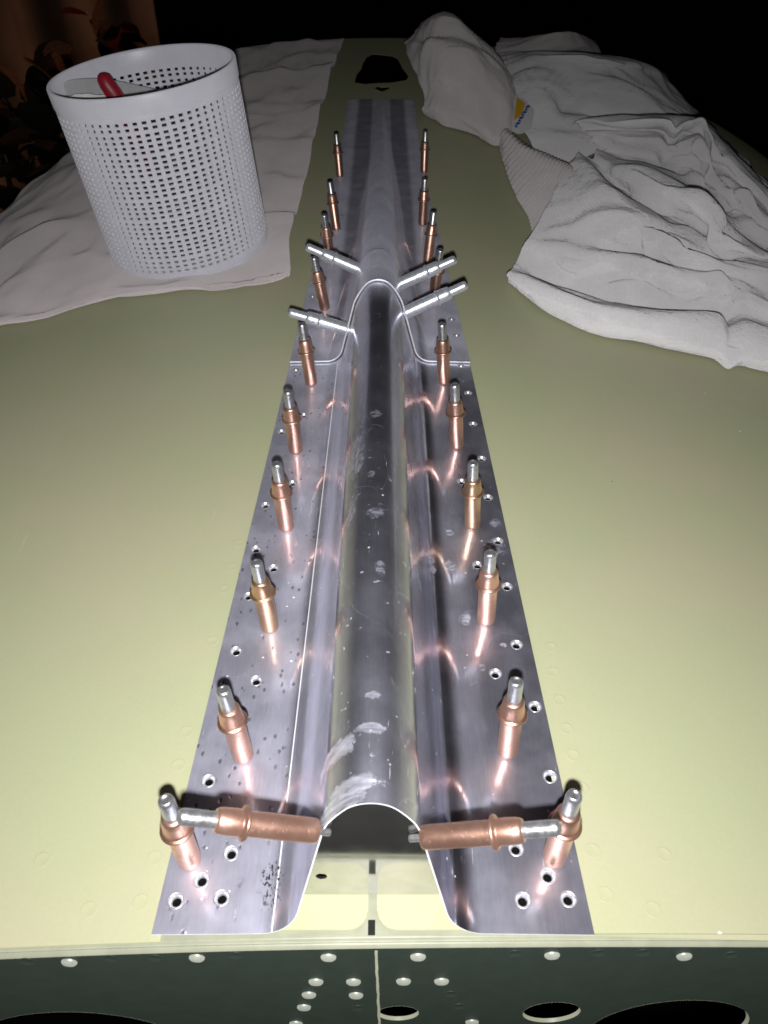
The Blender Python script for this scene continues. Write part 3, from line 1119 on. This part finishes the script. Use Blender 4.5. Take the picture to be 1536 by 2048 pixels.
# ------------------------------------------------------------------ cloths
def cloth(name, rows, nu, nv, mat, parent=None, amp=0.05, freq=1.2, folds=(), thick=0.03, aniso=(1, 1, 1), rib=None, rg=0.25, soft=3):
    g = lattice(rows, nu, nv)
    P = [p for r in g for p in r]
    fc = grid_faces(nu, nv)
    # normals
    N = [Vector((0, 0, 0)) for _ in P]
    for q in fc:
        n = (P[q[2]] - P[q[0]]).cross(P[q[3]] - P[q[1]])
        for i in q:
            N[i] += n
    out = []
    for idx, p in enumerate(P):
        n = N[idx].normalized() if N[idx].length > 1e-9 else Vector((0, 0, 1))
        if n.z < -0.2:
            n = -n
        i, j = idx % nu, idx // nu
        q = Vector((p.x * aniso[0], p.y * aniso[1], p.z * aniso[2]))
        q += 0.35 * Vector((noise.noise(q * 0.6), noise.noise(q * 0.6 + Vector((7, 1, 3))), 0)) 
        rd = 1 - abs(noise.noise(q * freq))                         # ridged folds
        d = amp * (rg * (rd ** 2 - 0.5) + 1.1 * noise.noise(q * freq * 1.1 + Vector((2, 5, 8))) + 0.35 * noise.noise(q * freq * 2.6))
        for (poly, hgt, wid) in folds:
            best = 1e9
            for a, b in zip(poly[:-1], poly[1:]):
                ab = (b - a)
                t = max(0, min(1, (p - a).xy.dot(ab.xy) / max(1e-9, ab.xy.length_squared)))
                best = min(best, ((a + ab * t) - p).xy.length)
            d += hgt * math.exp(-(best / wid) ** 2)
        if rib:
            d += rib[0] * math.sin(rib[1] * i / nu * 2 * PI) * (0.35 + 0.65 * j / nv)
        out.append(p + n * d)
    for _ in range(soft):
        q = [v.copy() for v in out]
        for j in range(1, nv - 1):
            for i in range(1, nu - 1):
                k = j * nu + i
                q[k] = out[k] * 0.4 + (out[k - 1] + out[k + 1] + out[k - nu] + out[k + nu]) * 0.15
        out = q
    for pn in out:
        if pn.x < 13 and pn.z < zd(pn.x) + 0.012:
            pn.z = zd(pn.x) + 0.012
    o = mesh_obj(name, out, fc, mat)
    solidify(o, thick, 0)
    o.modifiers.remove(o.modifiers['crisp_edges'])
    if parent:
        to_parent(o, parent)
    return o


def prow(pts_):
    out = []
    for x, y, h in pts_:
        p = at(x, y, h)
        if not (abs(p.x) < 60 and 0 < p.y < 90):
            q = out[-1] if out else Vector((10, 30, 0))
            p = Vector((q.x + 1.5, q.y, zd(q.x + 1.5) + h))
        out.append(p)
    return out


# thin white sheet on the left
Lrows = [
    [(-120, 720, .0), (0, 651, .0), (85, 633, .0), (160, 612, .0), (300, 588, .0), (430, 575, .0), (520, 563, .0), (579, 554, .0)],
    [(-120, 710, .10), (0, 640, .12), (85, 622, .12), (160, 602, .12), (300, 578, .12), (430, 566, .12), (520, 553, .13), (581, 538, .13)],
    [(-120, 690, .04), (0, 622, .05), (85, 605, .05), (160, 585, .05), (300, 560, .05), (430, 548, .06), (520, 535, .08), (580, 515, .12)],
    [(-120, 630, .05), (0, 560, .05), (85, 545, .08), (160, 530, .06), (300, 515, .05), (430, 505, .05), (520, 495, .1), (580, 472, .14)],
    [(-90, 560, .05), (0, 490, .1), (85, 475, .1), (160, 465, .06), (300, 455, .05), (430, 448, .05), (520, 440, .06), (592, 425, .06)],
    [(-40, 470, .02), (20, 420, .1), (95, 405, .1), (170, 395, .05), (300, 380, .05), (430, 370, .05), (530, 360, .06), (615, 340, .06)],
    [(30, 370, .02), (70, 330, .1), (140, 315, .08), (210, 300, .05), (320, 285, .05), (430, 275, .05), (540, 262, .06), (636, 248, .06)],
    [(90, 285, .0), (125, 262, .08), (180, 245, .05), (250, 232, .05), (340, 218, .05), (440, 210, .05), (550, 200, .06), (652, 185, .06)],
    [(150, 205, .0), (190, 195, .08), (240, 180, .05), (310, 165, .05), (390, 152, .05), (470, 145, .05), (570, 138, .06), (668, 130, .06)],
    [(200, 165, .0), (245, 150, .1), (300, 135, .05), (365, 120, .1), (430, 104, .12), (500, 93, .1), (585, 86, .1), (686, 83, .04)],
    [(200, 170, -.6), (245, 155, -.6), (300, 140, -.6), (365, 122, -.5), (430, 106, -.5), (500, 94, -.3), (585, 86, -.2), (688, 84, -.1)],
]
fl_l = [([at(440, 250), at(500, 243), at(560, 236), at(645, 226)], 0.13, 0.22),
        ([at(0, 520), at(45, 492), at(90, 470), at(140, 455), at(190, 450), at(240, 465)], 0.08, 0.35),
        ([at(30, 600), at(85, 550), at(140, 520), at(185, 518), at(230, 530)], 0.08, 0.3),
        ([at(500, 310), at(540, 290), at(590, 290), at(640, 300)], 0.14, 0.5),
        ([at(480, 185), at(520, 165), at(600, 150), at(660, 145)], 0.25, 0.6),
        ([at(520, 455), at(550, 445), at(580, 440)], 0.16, 0.25)]
LR = []
for k, row in enumerate(Lrows):
    if k < 5:
        p = prow(row)
        x0 = max(-12.4, p[1].x - 2.4)
        p[0] = Vector((x0, p[1].y - 0.3, zd(x0) + 0.03))
    else:
        e = at(*row[-1])
        p = []
        for t in range(8):
            x = lerp(-12.4, e.x, t / 7)
            p.append(Vector((x, e.y + (0.25 * (k % 3 - 1)) * (1 - t / 7), zd(x) + (row[t][2] if row[t][2] < 0 else 0.05))))
    LR.append(p)
wsheet = cloth('white_sheet', LR, 150, 150, M_SHEETCLOTH, None, 0.17, 0.75, fl_l, 0.02, (1, 0.45, 1), rg=0.6, soft=2)
tag(wsheet, 'thin wrinkled off white sheet spread on the deck under the basket', 'cloth')

# heavy knit garment on the right
gar = tag(empty('white_garment', at(1300, 560)), 'crumpled white knit garment with ribbed collar and yellow blue label heaped on the right', 'garment')
A = [
    [(1017, 564, .0), (1060, 607, .0), (1130, 641, .0), (1200, 669, .0), (1300, 693, .0), (1420, 717, .0), (1536, 743, .0), (1680, 775, .0)],
    [(1015, 552, .26), (1060, 590, .34), (1130, 620, .38), (1200, 645, .38), (1300, 668, .40), (1420, 690, .40), (1536, 715, .40), (1680, 745, .40)],
    [(1020, 543, .34), (1070, 570, .50), (1138, 594, .60), (1210, 612, .62), (1300, 628, .60), (1420, 648, .58), (1536, 676, .58), (1680, 705, .58)],
    [(1028, 530, .24), (1080, 558, .24), (1146, 586, .28), (1230, 600, .28), (1320, 618, .24), (1430, 612, .30), (1536, 655, .35), (1680, 690, .35)],
    [(1040, 508, .20), (1098, 532, .20), (1162, 556, .26), (1248, 566, .30), (1340, 588, .26), (1430, 586, .48), (1536, 630, .40), (1680, 672, .40)],
    [(1052, 486, .36), (1114, 500, .58), (1176, 516, .74), (1268, 520, .70), (1355, 548, .72), (1435, 560, .70), (1538, 600, .70), (1680, 650, .5)],
    [(1066, 464, .40), (1128, 478, .50), (1192, 492, .56), (1282, 498, .46), (1368, 528, .54), (1442, 546, .66), (1540, 583, .6), (1680, 636, .5)],
    [(1100, 405, .48), (1150, 420, .72), (1212, 440, .98), (1300, 458, 1.02), (1378, 504, .95), (1455, 530, .9), (1545, 555, .76), (1680, 612, .5)],
    [(1138, 338, .56), (1172, 360, .80), (1212, 392, 1.05), (1305, 440, 1.12), (1390, 496, 1.0), (1468, 525, .90), (1550, 545, .8), (1680, 600, .5)],
    [(1155, 306, .58), (1185, 338, .76), (1218, 378, .98), (1310, 433, 1.05), (1394, 490, .96), (1472, 518, .86), (1553, 538, .8), (1690, 590, .5)],
    [(1166, 310, .25), (1198, 340, .30), (1232, 374, .36), (1322, 425, .40), (1404, 478, .42), (1478, 510, .5), (1556, 532, .5), (1700, 580, .4)],
    [(1185, 318, .40), (1222, 350, .60), (1262, 368, .85), (1335, 408, 1.05), (1412, 456, 1.1), (1478, 500, 1.0), (1556, 528, .7), (1700, 572, .4)],
    [(1190, 306, .50), (1232, 330, .84), (1282, 338, 1.22), (1350, 372, 1.45), (1420, 420, 1.48), (1480, 478, 1.25), (1556, 518, .8), (1700, 562, .4)],
    [(1193, 300, .30), (1240, 318, .40), (1292, 328, .5), (1360, 358, .55), (1428, 406, .6), (1486, 466, .6), (1560, 508, .5), (1700, 554, .3)],
    [(1192, 290, .30), (1242, 304, .42), (1304, 312, .5), (1372, 340, .58), (1436, 390, .6), (1494, 450, .6), (1566, 498, .4), (1700, 546, .3)],
    [(1180, 274, .62), (1238, 276, .95), (1314, 276, 1.25), (1386, 298, 1.3), (1443, 352, 1.2), (1504, 415, 1.0), (1576, 472, .6), (1705, 530, .3)],
    [(1165, 258, .62), (1236, 262, .95), (1320, 258, 1.2), (1391, 272, 1.25), (1446, 330, 1.15), (1508, 392, .9), (1580, 456, .5), (1710, 520, .3)],
    [(1150, 246, .85), (1236, 240, 1.45), (1328, 238, 1.8), (1394, 246, 1.75), (1446, 296, 1.55), (1515, 366, 1.15), (1590, 440, .6), (1720, 510, .3)],
    [(1145, 242, .50), (1236, 233, .75), (1330, 230, .95), (1402, 240, .9), (1455, 292, .8), (1524, 362, .6), (1600, 436, .3), (1730, 505, .1)],
]
GF = [(prow([(1114, 552, .2), (1165, 578, .2), (1220, 592, .25), (1277, 597, .25)]), -0.20, 0.22),
      (prow([(1226, 501, .6), (1280, 500, .6), (1335, 494, .6)]), -0.30, 0.24),
      (prow([(1327, 519, .6), (1370, 530, .6), (1414, 536, .6), (1458, 521, .6)]), -0.28, 0.2),
      (prow([(1324, 613, .4), (1370, 613, .4), (1414, 610, .45), (1465, 585, .5)]), -0.25, 0.22),
      (prow([(1467, 600, .5), (1464, 645, .5), (1468, 695, .4)]), -0.20, 0.14),
      (prow([(1400, 600, .5), (1440, 560, .7), (1475, 575, .6)]), 0.20, 0.2),
      (prow([(1240, 540, .7), (1290, 535, .7), (1330, 550, .7)]), 0.22, 0.25),
      (prow([(1130, 440, .8), (1190, 445, .9), (1260, 465, .9)]), 0.16, 0.4),
      (prow([(1060, 500, .4), (1085, 520, .4), (1120, 530, .5)]), -0.14, 0.3),
      (prow([(1285, 345, 1.1), (1310, 380, 1.0), (1345, 395, 1.1)]), -0.22, 0.2),
      (prow([(1380, 400, 1.3), (1400, 440, 1.1), (1440, 455, 1.2)]), 0.2, 0.2),
      (prow([(1350, 245, 1.5), (1345, 280, 1.3), (1370, 300, 1.2)]), -0.25, 0.2),
      (prow([(1395, 260, 1.5), (1390, 300, 1.3), (1415, 330, 1.2)]), 0.25, 0.2),
      (prow([(1440, 300, 1.4), (1430, 340, 1.2), (1450, 370, 1.1)]), -0.25, 0.2),
      (prow([(1480, 400, 1.0), (1500, 440, .9), (1540, 470, .7)]), 0.25, 0.25)]
body = cloth('garment_body', [prow(r) for r in A], 190, 230, M_KNIT, gar, 0.11, 0.75, GF, 0.02, (0.7, 0.9, 1))
C = [
    [(1085, 330, .20), (1130, 330, .25), (1180, 312, .3), (1260, 290, .3), (1370, 300, .3), (1460, 380, .2), (1536, 450, .1), (1700, 560, .0)],
    [(1060, 285, .35), (1110, 275, .5), (1170, 262, .55), (1270, 248, .5), (1390, 255, .5), (1470, 330, .3), (1550, 410, .15), (1700, 530, .0)],
    [(1040, 240, .60), (1105, 235, .75), (1130, 216, .55), (1210, 222, .85), (1310, 226, .9), (1410, 268, .7), (1500, 345, .4), (1640, 470, .0)],
    [(1025, 200, .75), (1085, 190, 1.05), (1145, 195, .85), (1195, 165, 1.25), (1275, 195, 1.2), (1350, 215, .9), (1430, 270, .5), (1600, 430, .0)],
    [(1012, 165, .75), (1070, 150, 1.2), (1150, 140, 1.35), (1195, 146, 1.35), (1260, 170, 1.2), (1320, 195, .9), (1375, 228, .5), (1560, 390, .0)],
    [(1000, 135, .70), (1060, 125, 1.2), (1140, 118, 1.55), (1200, 124, 1.6), (1260, 138, 1.45), (1315, 160, 1.0), (1350, 196, .4), (1500, 330, .0)],
    [(996, 115, .60), (1055, 110, 1.1), (1140, 109, 1.6), (1205, 113, 1.7), (1265, 123, 1.5), (1318, 142, 1.0), (1346, 180, .4), (1450, 285, .0)],
    [(996, 112, .1), (1055, 106, .3), (1140, 106, .5), (1205, 110, .5), (1270, 122, .4), (1325, 145, .2), (1352, 182, .0), (1430, 265, .0)],
]
cloth('garment_back', [prow(r) for r in C], 130, 100, M_KNIT, gar, 0.20, 0.6, (), 0.05, (0.6, 0.9, 1))
D = [
    [(985, 118, .2), (1040, 116, .3), (1110, 114, .3), (1170, 112, .2), (1202, 112, .1)],
    [(990, 100, .4), (1040, 98, .7), (1110, 95, 1.0), (1165, 94, .9), (1200, 104, .3)],
    [(996, 84, .4), (1045, 82, .8), (1105, 74, 1.4), (1155, 72, 1.3), (1196, 92, .5)],
    [(1000, 78, .3), (1050, 77, .7), (1110, 67, 1.4), (1150, 66, 1.3), (1190, 84, .5)],
    [(1000, 78, .0), (1050, 77, .1), (1110, 70, .3), (1150, 70, .3), (1190, 86, .0)],
]
cloth('garment_hem', [prow(r) for r in D], 70, 50, M_RIB, gar, 0.08, 0.8, (), 0.05)
Erows = [
    [(850, 228, .0), (880, 247, .0), (940, 267, .0), (985, 291, .0), (1012, 284, .1)],
    [(846, 212, .35), (882, 226, .5), (943, 243, .55), (992, 262, .5), (1020, 262, .3)],
    [(846, 190, .55), (890, 188, 1.0), (950, 200, 1.1), (1002, 215, .95), (1030, 220, .6)],
    [(837, 158, .80), (882, 150, 1.5), (942, 152, 1.65), (998, 168, 1.4), (1032, 185, .8)],
    [(817, 112, .95), (870, 106, 1.9), (930, 112, 2.05), (985, 128, 1.7), (1022, 152, 1.0)],
    [(812, 90, 1.0), (865, 84, 2.05), (922, 92, 2.2), (970, 106, 1.85), (1008, 130, 1.1)],
    [(811, 84, .95), (864, 76, 1.95), (920, 82, 2.1), (966, 98, 1.75), (1004, 122, 1.05)],
    [(828, 66, 1.15), (860, 50, 2.2), (905, 50, 2.4), (947, 74, 2.05), (986, 106, 1.2)],
    [(846, 48, 1.2), (874, 31, 2.35), (902, 30, 2.5), (934, 56, 2.1), (974, 92, 1.25)],
    [(850, 50, .7), (878, 32, 1.6), (902, 33, 1.8), (936, 60, 1.4), (978, 96, .8)],
]
cloth('ribbed_cuff', [prow(r) for r in Erows], 120, 90, M_RIB, gar, 0.10, 0.8, (), 0.04, (1, 1, 1), rib=(0.016, 30), soft=1)
Frows = [
    [(998, 283, .0), (1012, 340, .0), (1036, 400, .0), (1058, 440, .0), (1066, 486, .0)],
    [(1000, 276, .25), (1022, 325, .3), (1056, 375, .33), (1082, 412, .33), (1090, 450, .3)],
    [(1003, 268, .45), (1036, 312, .52), (1080, 348, .56), (1115, 372, .56), (1122, 392, .5)],
    [(1008, 260, .55), (1048, 296, .66), (1098, 318, .72), (1136, 334, .72), (1150, 345, .6)],
    [(1014, 258, .40), (1054, 292, .45), (1104, 313, .45), (1142, 330, .45), (1158, 340, .4)],
]
cloth('ribbed_collar', [prow(r) for r in Frows], 150, 50, M_RIB, gar, 0.02, 1.2, (), 0.04, (1, 1, 1), rib=(0.022, 26), soft=1)
# sewn label inside the collar
tg = [[(1022, 262, .70), (1040, 268, .70), (1062, 258, .70)], [(1026, 230, .78), (1046, 232, .80), (1068, 226, .80)], [(1033, 192, .85), (1050, 196, .88), (1072, 192, .9)]]
g = lattice([prow(r) for r in tg], 16, 16)
pv = [p for r in g for p in r]
to_parent(mesh_obj('sewn_label', pv, grid_faces(16, 16), M_PAPER), gar)


def patch(name, quad, mat, lift):
    g2 = lattice([[at(x, y, h) for x, y, h in quad[:2]], [at(x, y, h) for x, y, h in quad[2:]]], 4, 6)
    lab_o = mesh_obj(name, [p + Vector((0, -lift, lift)) for r in g2 for p in r], grid_faces(4, 6), mat)
    to_parent(lab_o, gar)


patch('yellow_print', [(1027, 243, .78), (1044, 231, .80), (1033, 196, .86), (1050, 208, .87)], M_YEL, 0.03)
for k in range(8):
    t0, t1 = k / 8 + 0.01, (k + 1) / 8 - 0.03
    a, b = (1030, 258), (1057, 213)
    j = (-1) ** k * 1.2
    x0, y0, x1, y1 = lerp(a[0], b[0], t0), lerp(a[1], b[1], t0), lerp(a[0], b[0], t1), lerp(a[1], b[1], t1)
    hh_ = .76 + .015 * k
    patch('blue_print', [(x0 - 3 + j, y0 - 2, hh_), (x0 + 2 + j, y0 + 1, hh_), (x1 - 1 - j, y1 - 2, hh_ + .015), (x1 + 3 - j, y1 + 1, hh_ + .015)], M_BLUE, 0.045)

# ------------------------------------------------------------------ dim room behind
fl_o = mesh_obj('floor', [(-160, -20, -34), (160, -20, -34), (160, 170, -34), (-160, 170, -34)], [(0, 1, 2, 3)], M_DARK, smooth=False)
structure(fl_o)
wl_o = mesh_obj('wall', [(-160, 170, -34), (160, 170, -34), (160, 170, 60), (-160, 170, 60)], [(0, 1, 2, 3)], M_DARK, smooth=False)
structure(wl_o)
vs, nU, nVv = [], 120, 24
for j in range(nVv):
    z = lerp(-33, 12, j / (nVv - 1))
    for i in range(nU):
        x = lerp(-60, -18.6, i / (nU - 1))
        vs.append((x, 74 + 1.3 * math.sin(x * 1.15 + 0.8 * noise.noise(Vector((x * 0.2, z * 0.03, 0)))) + 1.2 * noise.noise(Vector((x * 0.3, z * 0.05, 4))), z))
o = mesh_obj('curtain', vs, grid_faces(nU, nVv), M_CURT)
solidify(o, 0.1)
tag(o, 'dim brown curtain hanging in the dark behind the basket', 'curtain')


def leaf(L, W):
    v, f = [], []
    for i in range(7):
        t = i / 6
        wv = W * math.sin(PI * min(1, 0.08 + t * 0.92)) ** 0.8
        for k in (-1, 0, 1):
            v.append((k * wv, t * L, 0.25 * L * (t - t * t) + abs(k) * W * 0.25))
    f = grid_faces(3, 7)
    return v, f


def plant(px, py, Y, n, spread, mats, label, seed, name='leafy_plant'):
    rr = random.Random(seed)
    base = aty(px, py, Y)
    root = empty(name, base)
    tag(root, label, 'plant')
    st_v, st_f = tube([Vector((0, 0, -6)), Vector((0.2, 0, -3)), Vector((0, 0.2, 0))], [0.25, 0.2, 0.12], 8)
    mesh_obj('stem', st_v, st_f, M_LEAF, root)
    protos = []
    for m in mats:
        v, f = leaf(2.6, 0.8)
        protos.append((v, f, m))
    meshes = {}
    for i in range(n):
        v, f, m = protos[i % len(protos)]
        if i < len(protos):
            o = mesh_obj('leaf', v, f, m, root)
            meshes[i] = o
        else:
            o = meshes[i % len(protos)].copy()
            col.objects.link(o)
            o.parent = root
        o.location = Vector((rr.gauss(0, spread), rr.gauss(0, spread * 0.6), rr.gauss(0, spread * 0.8))) * S
        o.rotation_euler = (rr.uniform(-1.2, 1.2), rr.uniform(-1.2, 1.2), rr.uniform(0, 6.28))
        k = rr.uniform(0.6, 1.3)
        o.scale = (k, k, k)


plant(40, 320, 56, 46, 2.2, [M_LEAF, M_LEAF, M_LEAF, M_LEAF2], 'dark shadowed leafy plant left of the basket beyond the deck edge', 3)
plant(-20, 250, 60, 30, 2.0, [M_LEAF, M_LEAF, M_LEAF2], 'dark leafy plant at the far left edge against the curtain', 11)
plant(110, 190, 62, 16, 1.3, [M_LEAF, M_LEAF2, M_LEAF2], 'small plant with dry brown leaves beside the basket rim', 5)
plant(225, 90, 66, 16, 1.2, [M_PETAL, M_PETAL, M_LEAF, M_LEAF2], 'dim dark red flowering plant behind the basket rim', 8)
